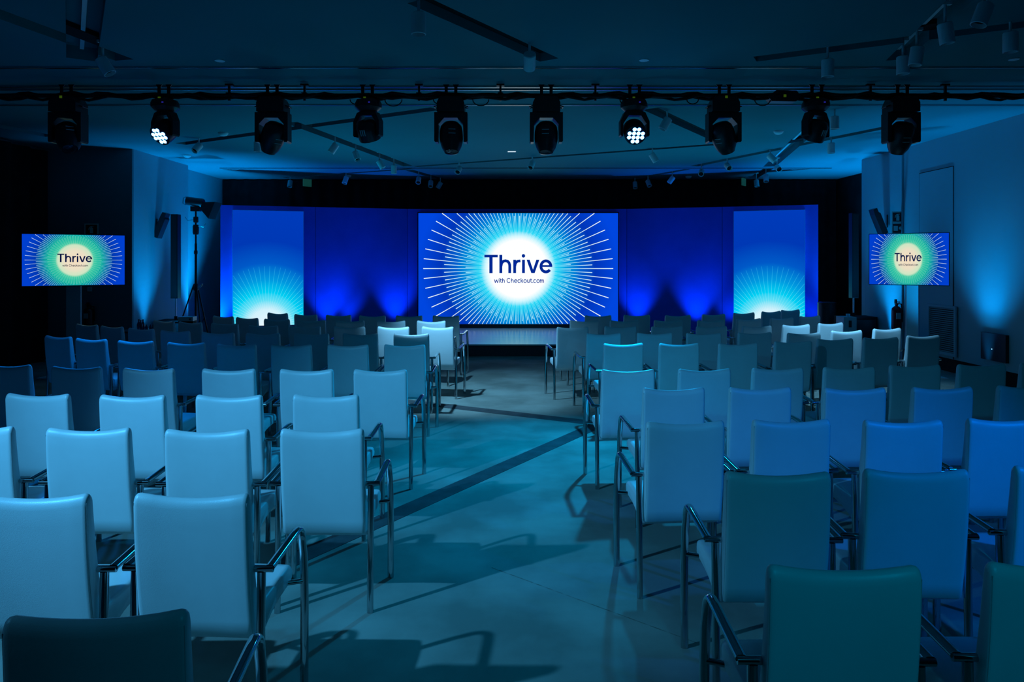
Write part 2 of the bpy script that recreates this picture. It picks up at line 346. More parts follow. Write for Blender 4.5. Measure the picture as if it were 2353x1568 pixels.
GLYPH = {'w': (15.5, [[(.5, 10), (4, 0)], [(4, 0), (7.5, 9.5)], [(7.5, 9.5), (11, 0)], [(11, 0), (14.5, 10)]]), 'i': (4.2, [[(2, 0), (2, 10)]]),
 't': (7.4, [[(3, 13), (3, 3), (3.8, 1.4), (6.5, 1)], [(.3, 9.2), (6.5, 9.2)]]), 'h': (11, [[(1.5, 0), (1.5, 14)], [(1.6, 5.5), (2.6, 8.2), (5, 9.1), (7.5, 8.1), (8.4, 5.8), (8.4, 0)]]),
 'C': (15, [arc(7.5, 7, 6, 6.4, 42, 318)]), 'e': (11.8, [arc(5.7, 5, 4.4, 4.4, 0, 318), [(1.2, 5), (10.2, 5)]]), 'c': (10.6, [arc(5.5, 5, 4.4, 4.4, 48, 312)]),
 'k': (10, [[(1.5, 0), (1.5, 14)], [(1.5, 3.6), (8, 10)], [(4, 6), (8.8, 0)]]), 'o': (11.8, [arc(5.8, 5, 4.5, 4.4, 0, 360)]),
 'u': (11, [[(1.5, 10), (1.5, 4.2), (2.5, 1.8), (5, .9), (7.4, 1.9), (8.4, 4.2)], [(8.4, 10), (8.4, 0)]]), '.': (4, []), ' ': (4.8, []),
 'm': (17, [[(1.5, 0), (1.5, 10)], [(1.6, 5.5), (2.5, 8.2), (4.6, 9.1), (6.8, 8.1), (7.6, 5.8), (7.6, 0)], [(7.7, 5.5), (8.6, 8.2), (10.7, 9.1), (12.9, 8.1), (13.7, 5.8), (13.7, 0)]])}
def line_shape(txt):
    o = [[], []]; x = 0
    for ch in txt:
        adv, st_ = GLYPH[ch]
        for p in st_: stroke(o, [(x+u, v) for u, v in p], 2.3)
        if ch == 'i': disc(o, x+2, 13, 1.5)
        if ch == '.': disc(o, x+2, 1.3, 1.5)
        x += adv
    return o, 0, x, 14
def text_mesh(body, x0, x1, z0, z1, y, m):
    """z0..z1 = baseline .. cap height"""
    o, a, b, cap = title_shape() if body == 'Thrive' else line_shape(body)
    me = bpy.data.meshes.new('lettering')
    me.from_pydata([(x0+(p.x-a)/(b-a)*(x1-x0), y, z0+p.y/cap*(z1-z0)) for p in o[0]], [], o[1])
    me.materials.append(M[m]); return me
def rays(groups, W, H, fx, fz, th):
    """quads from r0 to r1, clipped to the screen"""
    b = MB()
    for n, off, r0, r1, wd in groups:
        for k in range(n):
            a = 2*PI*(k+off)/n; c, s_ = math.cos(a), math.sin(a)
            def inside(r): return abs(r*c*fx) < W/2-0.004 and -H/2+0.004 < r*s_*fz < H/2-0.004
            r = r1
            while r > r0 and not inside(r): r -= 0.01
            if r <= r0+0.02: continue
            P = []
            for rr, ww in ((r0, wd*0.15), (r, wd*(0.15+0.85*(r-r0)/(r1-r0)))):
                for sg in (-1, 1): P.append(((rr*c-sg*ww*s_)*fx, th, (rr*s_+sg*ww*c)*fz))
            b.add(P, [(0, 1, 3, 2)])
    return b
MW, MH = 4.70, 2.615      # the big screen is the pattern that the small ones show squeezed
GR = [(60, 0.0, 0.62, 2.235, 0.0095), (60, 0.48, 0.62, 1.745, 0.0085), (60, 0.74, 0.62, 1.24, 0.0080)]
def sun_screen(parent, W, H, stops, rstops, title, sub, depth, zc):
    fx, fz = W/MW, H/MH
    body = MB().box(-W/2, W/2, 0, depth, -H/2, H/2)
    o = body.build('picture', screen_mat('picture', stops, 2/W, 2*(H/MH)*0+2/(MW*fz)), parent); o.location.z = zc
    rr = rays(GR, W, H, fx, fz, -0.002).build('ray_pattern', screen_mat('ray', rstops, 2/W, 2/(MW*fz)), o); rr['kind'] = 'stuff'
    s_ = MW/457.0
    def L(x, y): return ((x-1190.5)*s_*fx, (617.5-y)*s_*fz)
    for body_, x0, x1, yb, yt, m in (('Thrive', 1113, 1268.5, 628, 586, title), ('with Checkout.com', 1135.5, 1251, 650, 639.3, sub)):
        a = L(x0, yb); b = L(x1, yt)
        obj('lettering', text_mesh(body_, a[0], b[0], a[1], b[1], -0.004, m), o)
    return o
d0 = 16.80
sc = thing('led_screen', 'big sunburst screen reading Thrive at the middle of the stage', 'screen', (at(1190.8, 602, d0).x, d0, 0.23))
zc = at(0, 617.5, d0).z-0.23
sun_screen(sc, MW, MH, MAIN, MAINR, 'navy_ink', 'navy_ink', 0.08, zc)
MB().box(-MW/2-0.03, MW/2+0.03, 0.06, 0.14, zc-MH/2-0.02, zc+MH/2+0.03).build('frame', 'black_matt', sc)
MB().box(-MW/2-0.03, MW/2+0.03, 0.015, 0.14, 0, zc-MH/2-0.004).build('plinth', 'black_plastic', sc)

# vertical banners on the outer backdrop panels
def banner(x0, x1, ytl, ytr, yb, xs, seg, label):
    A = on_backdrop(x0, seg, 0.07); B = on_backdrop(x1, seg, 0.07); d = B-A; W = d.length; ang = math.atan2(d.y, d.x)
    zt = CAMZ+(HY-ytl)/F*A.y; zb = CAMZ-(yb-HY)/F*((A.y+B.y)/2); H = zt-zb
    o = thing('banner', label, 'banner', (A.x, A.y, zb), ang, 'glowing sunrise banners')
    cx_ = W*(xs-x0)/(x1-x0); R = 2.9
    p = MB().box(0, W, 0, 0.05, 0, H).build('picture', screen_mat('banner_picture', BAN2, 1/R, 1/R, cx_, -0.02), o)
    MB().box(-0.008, W+0.008, 0.012, 0.068, -0.008, H+0.008).build('frame', 'grey_metal', o)
    b = MB()
    for k in range(36):
        a = PI*(k+0.5)/36; c, s_ = math.cos(a), math.sin(a); r = 1.33
        while r > 0.3 and not (0.006 < cx_+r*c < W-0.006): r -= 0.01
        P = []
        for rr, ww in ((0.30, 0.001), (r, 0.0042)):
            for sg in (-1, 1): P.append((cx_+rr*c-sg*ww*s_, -0.002, -0.0+rr*s_+sg*ww*c))
        b.add(P, [(0, 1, 3, 2)])
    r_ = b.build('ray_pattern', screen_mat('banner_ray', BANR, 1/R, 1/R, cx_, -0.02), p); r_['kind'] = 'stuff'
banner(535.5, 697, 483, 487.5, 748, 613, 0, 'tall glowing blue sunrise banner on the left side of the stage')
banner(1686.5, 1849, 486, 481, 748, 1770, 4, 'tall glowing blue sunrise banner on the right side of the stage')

# screens on poles
def tv(xl, xr, yl0, yl1, yr0, yr1, d, pole, label, slabel):
    k = (yr1-yr0)/(yl1-yl0); dl = d*2*k/(1+k); drr = dl/k       # nearer edge is the taller one
    A = Vector(((xl-CX)/F*dl, dl)); B = Vector(((xr-CX)/F*drr, drr)); W = (B-A).length; ang = math.atan2(B.y-A.y, B.x-A.x)
    H = ((yl1-yl0)/F*dl+(yr1-yr0)/F*drr)/2; z = CAMZ+(HY-(yl0+yl1+yr0+yr1)/4)/F*d
    C = (A+B)/2
    o = thing('display_screen', label, 'screen', (C.x, C.y, z-H/2), ang, 'small sunburst screens on poles')
    sun_screen(o, W-0.02, H-0.02, TV, TVR, 'dark_ink', 'dark_ink', 0.012, H/2)
    MB().box(-W/2, W/2, 0.008, 0.055, 0, H).build('case', 'black_plastic', o)
    px0, px1 = pole; pd = C.y+0.12; xw = (px1-px0)/F*pd; X = ((px0+px1)/2-CX)/F*pd
    s_ = thing('screen_stand', slabel, 'stand', (X, pd, 0), 0, 'screen stands')
    MB().prism([(-xw/2, 0), (-xw/2, 0.03), (-xw/3, 0.06), (xw/3, 0.06), (xw/2, 0.03), (xw/2, 0)], 0.02, z+0.1, 'z').build('pole', 'grey_metal', s_)
    MB().box(-0.40, 0.40, -0.28, 0.30, 0, 0.02).build('base', 'grey_metal', s_)
    MB().box(-0.2, 0.2, -0.03, 0.0, z-0.12, z+0.12).build('bracket', 'black_metal', s_)
tv(48.5, 288, 535, 658, 541.5, 657, 11.0, (152, 185), 'small sunburst screen reading Thrive on the left pole stand', 'grey pole stand under the left sunburst screen')
tv(1996, 2182, 538, 655, 533.5, 657.5, 11.0, (2083, 2110), 'small sunburst screen reading Thrive on the right pole stand', 'grey pole stand under the right sunburst screen')

# ------------------------------------------------------------------ chairs
CW = 0.2105
def chair_meshes():
    R = {}
    # backrest: rings over x, each ring the side profile
    def back_ring(x, inset, drop):
        u = x/CW; zt = 0.925+0.026*u*u-drop; z0 = 0.390+inset; ring = []
        def yr(z): s_ = (z-0.375)/0.54; return -0.062*s_-0.012*math.sin(PI*min(1, max(0, s_)))+inset+0.010*(1-u*u)
        def th(z): s_ = (z-0.375)/0.54; return 0.088-0.040*s_-2*inset
        N = 9
        for k in range(N): z = z0+0.012+(zt-0.050-z0)*k/(N-1); ring.append((x, yr(z), z))
        zc_ = zt-0.038; t = th(zc_); ym = yr(zc_)+t/2
        for k in range(1, 8): a = PI*k/8; ring.append((x, ym-t/2*math.cos(a), zc_+0.038*math.sin(a)))
        for k in range(N): z = zt-0.038-(zt-0.050-z0)*k/(N-1); ring.append((x, yr(z)+th(z), z))
        z = z0+0.006; ring.append((x, yr(z)+th(z)*0.8, z0)); ring.append((x, yr(z)+th(z)*0.2, z0))
        return ring
    xs = [(-CW, 0.012, 0.024), (-CW+0.003, 0.005, 0.012), (-CW+0.010, 0.001, 0.004), (-CW+0.020, 0, 0)]
    mid = [(-0.184+0.368*k/8, 0, 0) for k in range(1, 8)]
    rings = [back_ring(*a) for a in xs+mid+[(-x, i, d) for x, i, d in reversed(xs)]]
    R['backrest'] = MB().slices(rings).mesh('backrest', 'leather', 70)
    # piping down both rear edges
    for sg, nm in ((-1, 'l'), (1, 'r')):
        b = MB(); pth = []
        for k in range(12):
            z = 0.40+0.515*k/11; s_ = (z-0.375)/0.54
            pth.append((sg*(CW-0.004), -0.062*s_-0.012*math.sin(PI*s_)+0.006, z))
        b.tube(pth, 0.0015, 5); R['piping'+nm] = b.mesh('piping', 'seam', 60)
    # seat: side profile run across
    def seat_ring(x, ins):
        top = [(0.075, 0.478), (0.20, 0.480), (0.32, 0.484), (0.40, 0.484), (0.445, 0.476), (0.462, 0.458), (0.466, 0.435), (0.458, 0.412), (0.43, 0.402)]
        bot = [(0.36, 0.400), (0.28, 0.396), (0.20, 0.384), (0.14, 0.366), (0.10, 0.352), (0.08, 0.348), (0.068, 0.36)]
        u = x/CW; ring = []
        for y, z in top+bot:
            cy_, cz_ = 0.26, 0.44; dz = -ins if z > cz_ else ins; dy = -ins if y > 0.42 else 0
            ring.append((x, y*0.95+dy, z+0.014+dz+(0.006*(1-u*u) if z > 0.47 else 0)))
        return ring
    SW = 0.214
    xs = [(-SW, 0.012), (-SW+0.004, 0.005), (-SW+0.012, 0.001), (-SW+0.022, 0)]
    rings = [seat_ring(*a) for a in xs+[(-0.155+0.31*k/6, 0) for k in range(7)]+[(-x, i) for x, i in reversed(xs)]]
    R['seat'] = MB().slices(rings).mesh('seat', 'leather', 70)
    for sg, nm in ((-1, 'l'), (1, 'r')):
        x1, x2 = sg*0.236, sg*0.267
        R['rear_leg'+nm] = MB().tube([(x1, -0.012, 0), (x1, 0.0, 0.30), (x1, 0.010, 0.642)], 0.0165, 12, 0.014).mesh('rear_leg', 'chrome', 50)
        R['crossbar'+nm] = MB().tube([(sg*0.207, 0.010, 0.652), (sg*0.280, 0.010, 0.652)], 0.0125, 12).mesh('crossbar', 'chrome', 50)
        p = [(x2, 0.010, 0.656), (x2, 0.10, 0.661), (x2, 0.20, 0.667), (x2, 0.28, 0.672), (x2, 0.33, 0.674)]
        for k in range(1, 9): a = PI/2*k/8; p.append((x2, 0.33+0.065*math.sin(a), 0.674-0.075*(1-math.cos(a))))
        p += [(x2+sg*0.003, 0.402, 0.55), (x2+sg*0.006, 0.405, 0.45), (x2+sg*0.008, 0.403, 0.30), (x2+sg*0.008, 0.400, 0.15), (x2+sg*0.008, 0.395, 0.0)]
        R['arm_and_front_leg'+nm] = MB().tube(p, 0.0180, 12, 0.0130).mesh('arm_and_front_leg', 'chrome', 50)
        R['seat_bracket'+nm] = MB().tube([(sg*0.195, 0.375, 0.432), (x2, 0.402, 0.432)], 0.011, 8).mesh('seat_bracket', 'chrome', 50)
    return R
CM = chair_meshes()
chair_no = 0
def chair(loc, rz, label, group, fine):
    t = thing('conference_chair', label, 'chair', loc, rz, group)
    bk = obj('backrest', CM['backrest'], t)
    obj('seat', CM['seat'], t)
    for nm in 'lr':
        if fine: obj('piping', CM['piping'+nm], bk)
        obj('leg', CM['rear_leg'+nm], t); obj('armrest', CM['arm_and_front_leg'+nm], t); obj('crossbar', CM['crossbar'+nm], t)
        if fine: obj('seat_bracket', CM['seat_bracket'+nm], t)
    return t
# top edge of every back in the photograph: (left x, right x, y at the middle of the edge); first of each row sits at the aisle
LEFT = [
 [(6.5, 421, 1436)],
 [(307, 563, 1149), (-70, 196, 1151)],
 [(643, 833, 995), (381, 570, 996), (105, 291, 993), (-166, 22, 990)],
 [(672, 822, 914), (449, 598, 915), (227, 374, 915), (15, 148, 912)],
 [(812, 933, 855), (642, 763, 854), (463, 583, 853), (282, 394, 852), (117, 226, 848), (-42, 63, 843)],
 [(882, 976, 796), (752, 844, 796), (628, 720, 796), (503, 590, 795), (383, 467, 791), (269, 347, 787), (173, 238, 782), (104, 155, 776)],
 [(904, 985, 770), (787, 867, 770), (676, 754, 770), (564, 640, 769.5), (463, 534, 767.5), (368, 431, 763), (294, 348, 758), (231, 275.5, 753), (180, 225, 749)],
 [(969, 1041, 754), (867, 939, 754), (767, 838, 753.7), (664.5, 734.5, 753), (570, 635, 751), (484, 544, 746), (410, 458, 743), (353, 394, 739)],
 [(957.6, 1022.7, 740), (867, 933, 740), (766, 840, 739.3), (679, 751, 738.5), (607, 661, 736), (542, 588, 732.5), (491, 533, 729)],
 [(994, 1054, 728), (916, 976, 728), (830, 890, 728), (748.7, 804.6, 726.6), (675.8, 725, 725), (615, 656, 721.5)],
]
RIGHT = [
 [(1767, 2126, 1321), (2275, 2640, 1315)],
 [(1670, 1912, 1097), (1986, 2232, 1091), (2335, 2580, 1084)],
 [(1489, 1666, 977), (1732, 1906, 973), (1992, 2168, 974), (2232, 2405, 970)],
 [(1480, 1620, 898), (1679, 1819, 897), (1898, 2037, 898), (2106, 2234, 896), (2301, 2430, 892)],
 [(1383, 1505, 855), (1562, 1680, 853), (1733, 1847, 851), (1897, 2012, 849), (2049, 2163, 844), (2209, 2311, 842), (2342, 2440, 839)],
 [(1389, 1478, 793), (1515, 1607, 793), (1654, 1742, 793), (1783, 1866, 788), (1881, 1961, 782), (1988, 2065, 779), (2090, 2159, 774.5)],
 [(1349, 1427, 769), (1464.5, 1546, 768.3), (1579, 1658, 769), (1699, 1773.5, 767.5), (1805, 1878, 768), (1914, 1982, 763), (2013, 2070, 758)],
 [(1281, 1352.5, 754.5), (1390, 1463, 753.3), (1498.5, 1569, 753.5), (1602.5, 1671, 753), (1709, 1773.5, 752), (1802, 1861.5, 749), (1886, 1937, 745)],
 [(1310.5, 1376, 739), (1403, 1468, 739), (1504, 1569, 738.5), (1606, 1664, 738.5), (1697, 1749, 735), (1772.5, 1823, 733), (1843.5, 1884, 728.5)],
 [(1345, 1405, 727.5), (1434, 1494, 726.5), (1530, 1588, 727), (1617.6, 1666, 724.5), (1689, 1734.5, 721), (1755, 1794, 717.5), (1799, 1838, 714)],
]
ORD = ['first', 'second', 'third', 'fourth', 'fifth', 'sixth', 'seventh', 'eighth', 'ninth', 'tenth']
for side, rows in (('left', LEFT), ('right', RIGHT)):
    sg = 1 if side == 'right' else -1           # turned towards the middle of the stage
    for ri, row in enumerate(rows):
        spots = []
        for ci, (xl, xr, yt) in enumerate(row):
            d = (CAMZ-0.93)*F/(yt-HY); X = ((xl+xr)/2-CX)/F*d
            def width(th):
                c, s_ = math.cos(th)*CW, math.sin(th)*CW
                return F*((X+c)/(d+s_)-(X-c)/(d-s_))
            a = min((abs(width(sg*math.radians(q*0.5))-(xr-xl)), q*0.5) for q in range(-4, 64))[1]
            spots.append([X, d, a-3.0])
        raw = [p[2] for p in spots]
        for ci, p in enumerate(spots):
            nb = raw[max(0, ci-1):ci+2]; p[2] = max(-1.0, (sum(nb)/len(nb)+p[2])/2)
            if ri <= 3: p[2] = min(p[2], 4.0)
            if side == 'left' and ri == 0: p[2] = -5.0
            if ci:
                q = spots[ci-1]; v = Vector((p[0]-q[0], p[1]-q[1]))
                if v.length < 0.578: v = v.normalized()*0.578; p[0], p[1] = q[0]+v.x, q[1]+v.y
            th = sg*math.radians(p[2]); P = Vector((p[0], p[1]))-Matrix.Rotation(th, 2) @ Vector((0, -0.062))
            label = 'white leather armchair %s of the aisle, ' % side+(ORD[ri]+' row from the camera, ' if ri else 'nearest row, ')
            label += 'on the aisle' if ci == 0 else ORD[ci]+' from the aisle'
            chair((P.x, P.y, 0), th, label, 'chairs %s of the aisle' % side, ri <= 5)

# ------------------------------------------------------------------ lighting bar with moving heads
PY, PZ = 8.2, 3.70
bar = thing('lighting_bar', 'long black pipe with cables hung below the ceiling across the room', 'lighting bar', (0, PY, PZ))
MB().tube([(-8.5, 0, 0), (7.05, 0, 0)], 0.026, 10).build('pipe', 'black_metal', bar, 50)
for q in range(3):
    pts = [(-8.5+15.55*k/120, 0.03*math.sin(k*0.9+q*2)-0.02, -0.012+0.024*math.sin(k*0.53+q*2.1)+0.018*math.sin(k*1.7+q)) for k in range(121)]
    MB().tube(pts, 0.017, 6).build('cable', 'black_matt', bar, 60)
def bpx(x): return (x-CX)/F*PY
for px in (527, 700, 963, 1150, 1368, 2000, 2172):
    x = bpx(px); h = MB().box(x-0.012, x+0.012, -0.012, 0.012, -0.06, 0.135).box(x-0.045, x+0.045, -0.02, 0.02, 0.11, 0.135).box(x-0.03, x+0.03, -0.032, 0.032, -0.032, -0.026).box(x-0.03, x+0.03, -0.032, 0.032, 0.026, 0.032)
    h.build('hanger', 'black_metal', bar)
for px in (610, 820, 905, 1010, 1105, 1440, 1590, 1750, 1890):     # loops of loose cable
    x = bpx(px); s_ = random.uniform(0.07, 0.13)
    MB().tube([(x+s_*math.cos(a)*0.9, -0.03, -0.05+s_*math.sin(a)*0.7) for a in [PI+PI*k/10 for k in range(11)]], 0.006, 6).build('cable', 'black_matt', bar, 60)

def clamps(t):
    for sx in (-0.055, 0.055):
        MB().prism([(sx-0.018, -0.005), (sx-0.018, 0.09), (sx-0.036, 0.12), (sx+0.036, 0.12), (sx+0.018, 0.09), (sx+0.018, -0.005)], -0.038, -0.028, 'y').box(sx-0.014, sx+0.014, -0.04, 0.04, -0.045, -0.030).build('clamp', 'black_metal', t)
def profile_head(px, pan, tilt, dispx, label):
    """z = 0 at the pipe's axis; pan/tilt in degrees (tilt 0 = straight down)"""
    t = thing('moving_head', label, 'stage light', (bpx(px), PY, PZ), 0, 'large black moving heads')
    clamps(t)
    b = MB().prism([(-0.155, -0.20), (-0.155, -0.10), (-0.12, -0.03), (0.12, -0.03), (0.155, -0.10), (0.155, -0.20)], -0.12, 0.12, 'y').build('base', 'black_plastic', t)
    for sx in (-1, 1):
        MB().tube([(sx*0.15, -0.05, -0.125), (sx*0.19, -0.05, -0.135), (sx*0.19, 0.05, -0.135), (sx*0.15, 0.05, -0.125)], 0.008, 6).build('handle', 'black_metal', b, 60)
    if dispx is not None: MB().box(dispx-0.014, dispx+0.014, -0.126, -0.119, -0.055, -0.028).build('display', 'display_green', b)
    yk = MB().prism([(-0.188, -0.205), (-0.188, -0.53), (-0.178, -0.545), (-0.146, -0.545), (-0.141, -0.34), (-0.075, -0.268), (0.075, -0.268), (0.141, -0.34), (0.146, -0.545), (0.178, -0.545), (0.188, -0.53), (0.188, -0.205)], -0.075, 0.075, 'y').build('yoke', 'black_plastic', t)
    hd = MB().lathe([(0.04, 0.165), (0.09, 0.15), (0.122, 0.11), (0.133, 0.05), (0.134, -0.04), (0.128, -0.08), (0.112, -0.14), (0.085, -0.19), (0.082, -0.20)], 24).build('head', 'black_plastic', t, 50)
    hd.location = (0, 0, -0.465); hd.rotation_euler = (math.radians(tilt), 0, math.radians(pan))
    MB().lathe([(0.078, -0.203), (0.06, -0.209), (0.02, -0.212)], 20).build('lens', 'lens_glass', hd, 60)
    for k in range(2): MB().box(-0.04, 0.04, -0.1385, -0.134, 0.02-0.05*k, 0.026-0.05*k).build('vent', 'grey_metal', hd)
    return t
def wash_head(px, pan, tilt, on, label):
    t = thing('wash_light', label, 'stage light', (bpx(px), PY, PZ), 0, 'small moving wash lights')
    clamps(t)
    b = MB().lathe([(0.08, -0.04), (0.14, -0.06), (0.158, -0.10), (0.155, -0.14), (0.11, -0.18)], 10).build('base', 'black_plastic', t, 40)
    MB().box(-0.014, 0.014, -0.128, -0.118, -0.06, -0.035, T(-0.02, 0.02, 0)).build('display', 'display_green', b)
    MB().box(0.03, 0.05, -0.155, -0.148, -0.115, -0.10).build('display', 'display_blue', b)
    yk = MB().prism([(-0.168, -0.30), (-0.168, -0.46), (-0.155, -0.475), (-0.138, -0.475), (-0.135, -0.33), (-0.07, -0.235), (0.07, -0.235), (0.135, -0.33), (0.138, -0.475), (0.155, -0.475), (0.168, -0.46), (0.168, -0.30), (0.12, -0.20), (0.05, -0.175), (-0.05, -0.175), (-0.12, -0.20)], -0.05, 0.05, 'y').build('yoke', 'black_plastic', t)
    yk.rotation_euler.z = math.radians(pan)
    hd = MB().lathe([(0.05, 0.13), (0.095, 0.115), (0.12, 0.07), (0.128, 0.0), (0.126, -0.08), (0.122, -0.105), (0.112, -0.108)], 24).build('head', 'black_plastic', t, 50)
    hd.location = (0, 0, -0.405); hd.rotation_euler = (math.radians(tilt), 0, math.radians(pan))
    MB().lathe([(0.111, -0.104), (0.111, -0.110)], 24).build('lens_plate', 'lens_glass', hd, 60)
    ld = MB().lathe([(0.022, -0.110), (0.021, -0.114), (0.012, -0.117)], 12).mesh('led', 'led_on' if on else 'lens_glass', 60)
    for i in range(4):
        for j in range(4):
            if (i in (0, 3)) and (j in (0, 3)): continue
            q = obj('led', ld, hd); q.location = ((i-1.5)*0.0505, (j-1.5)*0.0505, 0)
    if not on:
        for k in range(3): MB().box(-0.03+0.025*k, -0.022+0.025*k, 0.122, 0.131, -0.02, 0.05).build('vent', 'grey_metal', hd)
    return t
profile_head(157, 40, -35, -0.01, 'large black moving head at the left end of the lighting bar')
wash_head(380, -22, -48, True, 'lit blue-white wash light tilted to the left on the lighting bar')
profile_head(628, 48, 34, None, 'large black moving head tilted right, left of the dark wash light')
wash_head(846, 160, -28, False, 'dark wash light turned away, left half of the lighting bar')
profile_head(1037, 8, -16, None, 'large black moving head above the left half of the big screen')
profile_head(1255, -6, -14, None, 'large black moving head above the right half of the big screen')
wash_head(1457, 4, -52, True, 'lit blue-white wash light facing the camera on the lighting bar')
profile_head(1662, -45, 32, 0.0, 'large black moving head tilted left, right of the lit wash light')
wash_head(1874, 205, -28, False, 'dark wash light turned away, right half of the lighting bar')
profile_head(2070, 0, 28, None, 'large black moving head at the right end of the lighting bar')
t = thing('power_box', 'black cable junction box with a green label on the lighting bar', 'box', (bpx(1800), PY, PZ))
MB().prism([(-0.20, -0.02), (-0.15, -0.075), (0.12, -0.08), (0.19, -0.03), (0.13, 0.045), (-0.1, 0.05)], -0.06, 0.06, 'y').build('case', 'black_plastic', t)
MB().box(-0.02, 0.01, -0.066, -0.06, -0.03, 0.0).build('display', 'display_green', t)

# ------------------------------------------------------------------ ceiling track spots
can_m = MB().lathe([(0.050, 0.004), (0.058, -0.004), (0.058, -0.165), (0.052, -0.168), (0.050, -0.13)], 20).mesh('can', 'white_metal', 40)
lens_m = MB().lathe([(0.049, -0.128), (0.049, -0.132)], 16).mesh('lens', 'black_matt', 40)
stem_m = MB().tube([(0, 0, 0.10), (0, 0, -0.135)], 0.012, 8).mesh('stem', 'white_metal', 50)
fit_m = MB().box(-0.05, 0.05, -0.016, 0.016, 0.06, 0.085).mesh('adapter', 'white_metal')
def track_spot(px, py, aim, label):
    p = ceil_at(px, py)
    o = thing('track_spotlight', label, 'spotlight', (p.x, p.y, CEIL), 0, 'white track spotlights on the ceiling')
    obj('stem', stem_m, o); obj('adapter', fit_m, o)
    c = obj('can', can_m, o); a = Vector(aim).normalized(); c.rotation_euler = a.to_track_quat('-Z', 'Y').to_euler(); c.location = Vector((0, 0, -0.13))-a*0.035
    obj('lens', lens_m, c)
SP = [
 (962, 3, (0, 0, -1), 'white track spotlight at the top edge near the middle of the photo'),
 (1217, 100, (0, .8, -.6), 'white track spotlight turned away from us, above the middle of the bar'),
 (236, 112, (.5, .05, -.8), 'white track spotlight tilted right, near the top left ceiling slot'),
 (1902, 115, (0, 0, -1), 'white track spotlight hanging straight above the dark right wash light'),
 (2075, 108, (0, 0, -1), 'lower of two close track spotlights above the right end head'),
 (2107, 85, (-.15, 0, -1), 'upper of two close track spotlights above the right end head'),
 (2172, 28, (.15, 0, -1), 'white track spotlight on the diagonal slot in the top right corner'),
 (2322, 50, (0, 0, -1), 'white track spotlight hanging by the right edge of the ceiling'),
 (2262, -18, (-.35, 0, -.9), 'white track spotlight cut by the top edge, top right corner'),
 (457, 318, (-.3, -.6, -.7), 'track spotlight just right of the lit left wash light'),
 (770, 318, (-.5, -.1, -.8), 'track spotlight tilted left, left of the dark left wash light'),
 (592, 312, (0, 0, -1), 'track spotlight half hidden beside the second large head'),
 (817, 337, (.35, -.3, -.8), 'small track spotlight tilted right below the dark left wash light'),
 (872, 358, (.5, 0, -.8), 'track spotlight tilted right, low on the left diagonal slot'),
 (905, 370, (0, 0, -1), 'straight track spotlight at the end of the left diagonal slot'),
 (1055, 374, (-.2, -.7, -.6), 'left track spotlight on the thin slot above the big screen'),
 (1223, 361, (-.3, -.6, -.7), 'middle track spotlight on the thin slot above the big screen'),
 (1499, 341, (.5, 0, -.8), 'right track spotlight on the thin slot above the big screen'),
 (1533, 256, (-.5, 0, -.85), 'track spotlight tilted left, just right of the lit middle wash light'),
 (1918, 252, (0, 0, -1), 'upper straight track spotlight just right of the dark right wash light'),
 (1910, 316, (0, 0, -1), 'lower straight track spotlight just right of the dark right wash light'),
 (1770, 344, (.5, -.4, -.7), 'track spotlight tilted right beside the wide right diagonal slot'),
 (1786, 371, (0, -.9, -.4), 'track spotlight facing us at the end of the wide right slot'),
 (1671, 366, (.1, -.8, -.5), 'right of two track spotlights facing us on the right slot'),
 (1612, 381, (-.3, -.8, -.5), 'left of two track spotlights facing us on the right slot'),
 (667, 406.5, (0, -.4, -.9), 'track spotlight above the left sunrise banner'),
 (795, 398, (-.2, -.4, -.85), 'track spotlight right of the hanging left exit sign'),
 (962, 399, (0, -.7, -.7), 'leftmost of three clustered track spotlights above the big screen'),
 (990, 407, (0, -.5, -.8), 'middle of three clustered track spotlights above the big screen'),
 (1012, 410, (-.5, 0, -.85), 'rightmost of three clustered track spotlights above the big screen'),
 (1459, 410, (0, -.4, -.9), 'leftmost of three track spotlights right of the big screen'),
 (1489, 406, (.2, -.5, -.8), 'middle of three track spotlights right of the big screen'),
 (1545, 397, (-.6, 0, -.8), 'rightmost of three track spotlights right of the big screen'),
 (1738, 405, (0, -.3, -.9), 'lower track spotlight above the right sunrise banner'),
 (1760, 393, (-.1, -.4, -.9), 'upper track spotlight above the right sunrise banner'),
]
for s_ in SP: track_spot(*s_)

# small ceiling items
det = MB().lathe([(0.075, 0.0), (0.075, -0.02), (0.055, -0.045), (0.03, -0.055)], 16).mesh('detector', 'white_metal', 40)
for px, py, lab in ((430, 356, 'smoke detector on the ceiling above the left column'), (513, 305, 'smoke detector between the lit wash light and second head'), (800, 403, 'smoke detector near the left exit sign'), (1582, 405, 'smoke detector above the right half of the backdrop'), (1789, 301, 'smoke detector left of the dark right wash light')):
    p = ceil_at(px, py); o = obj('smoke_detector', det); o.location = (p.x, p.y, CEIL); tag(o, 'white round '+lab, 'detector', 'smoke detectors')
dl = MB().lathe([(0.05, -0.002), (0.05, -0.006), (0.03, -0.008)], 16).mesh('downlight', 'white_metal', 40)
for px, py, lab in ((1480, 138, 'tiny round ceiling fitting near the top, right of the middle'), (2330, 136, 'tiny round ceiling fitting at the top right edge'), (505, 139, 'tiny dark ceiling fitting near the top left')):
    p = ceil_at(px, py); o = obj('ceiling_fitting', dl); o.location = (p.x, p.y, CEIL); tag(o, lab, 'fitting', 'tiny ceiling fittings')
p = ceil_at(1176, 348); o = MB().box(-0.075, 0.075, -0.03, 0.03, -0.01, 0).build('ceiling_plate', 'white_glow'); o.location = (p.x, p.y, CEIL); tag(o, 'small bright rectangular plate on the ceiling above the big screen', 'fitting')  # plate is no lamp; its brightness is painted as a glow
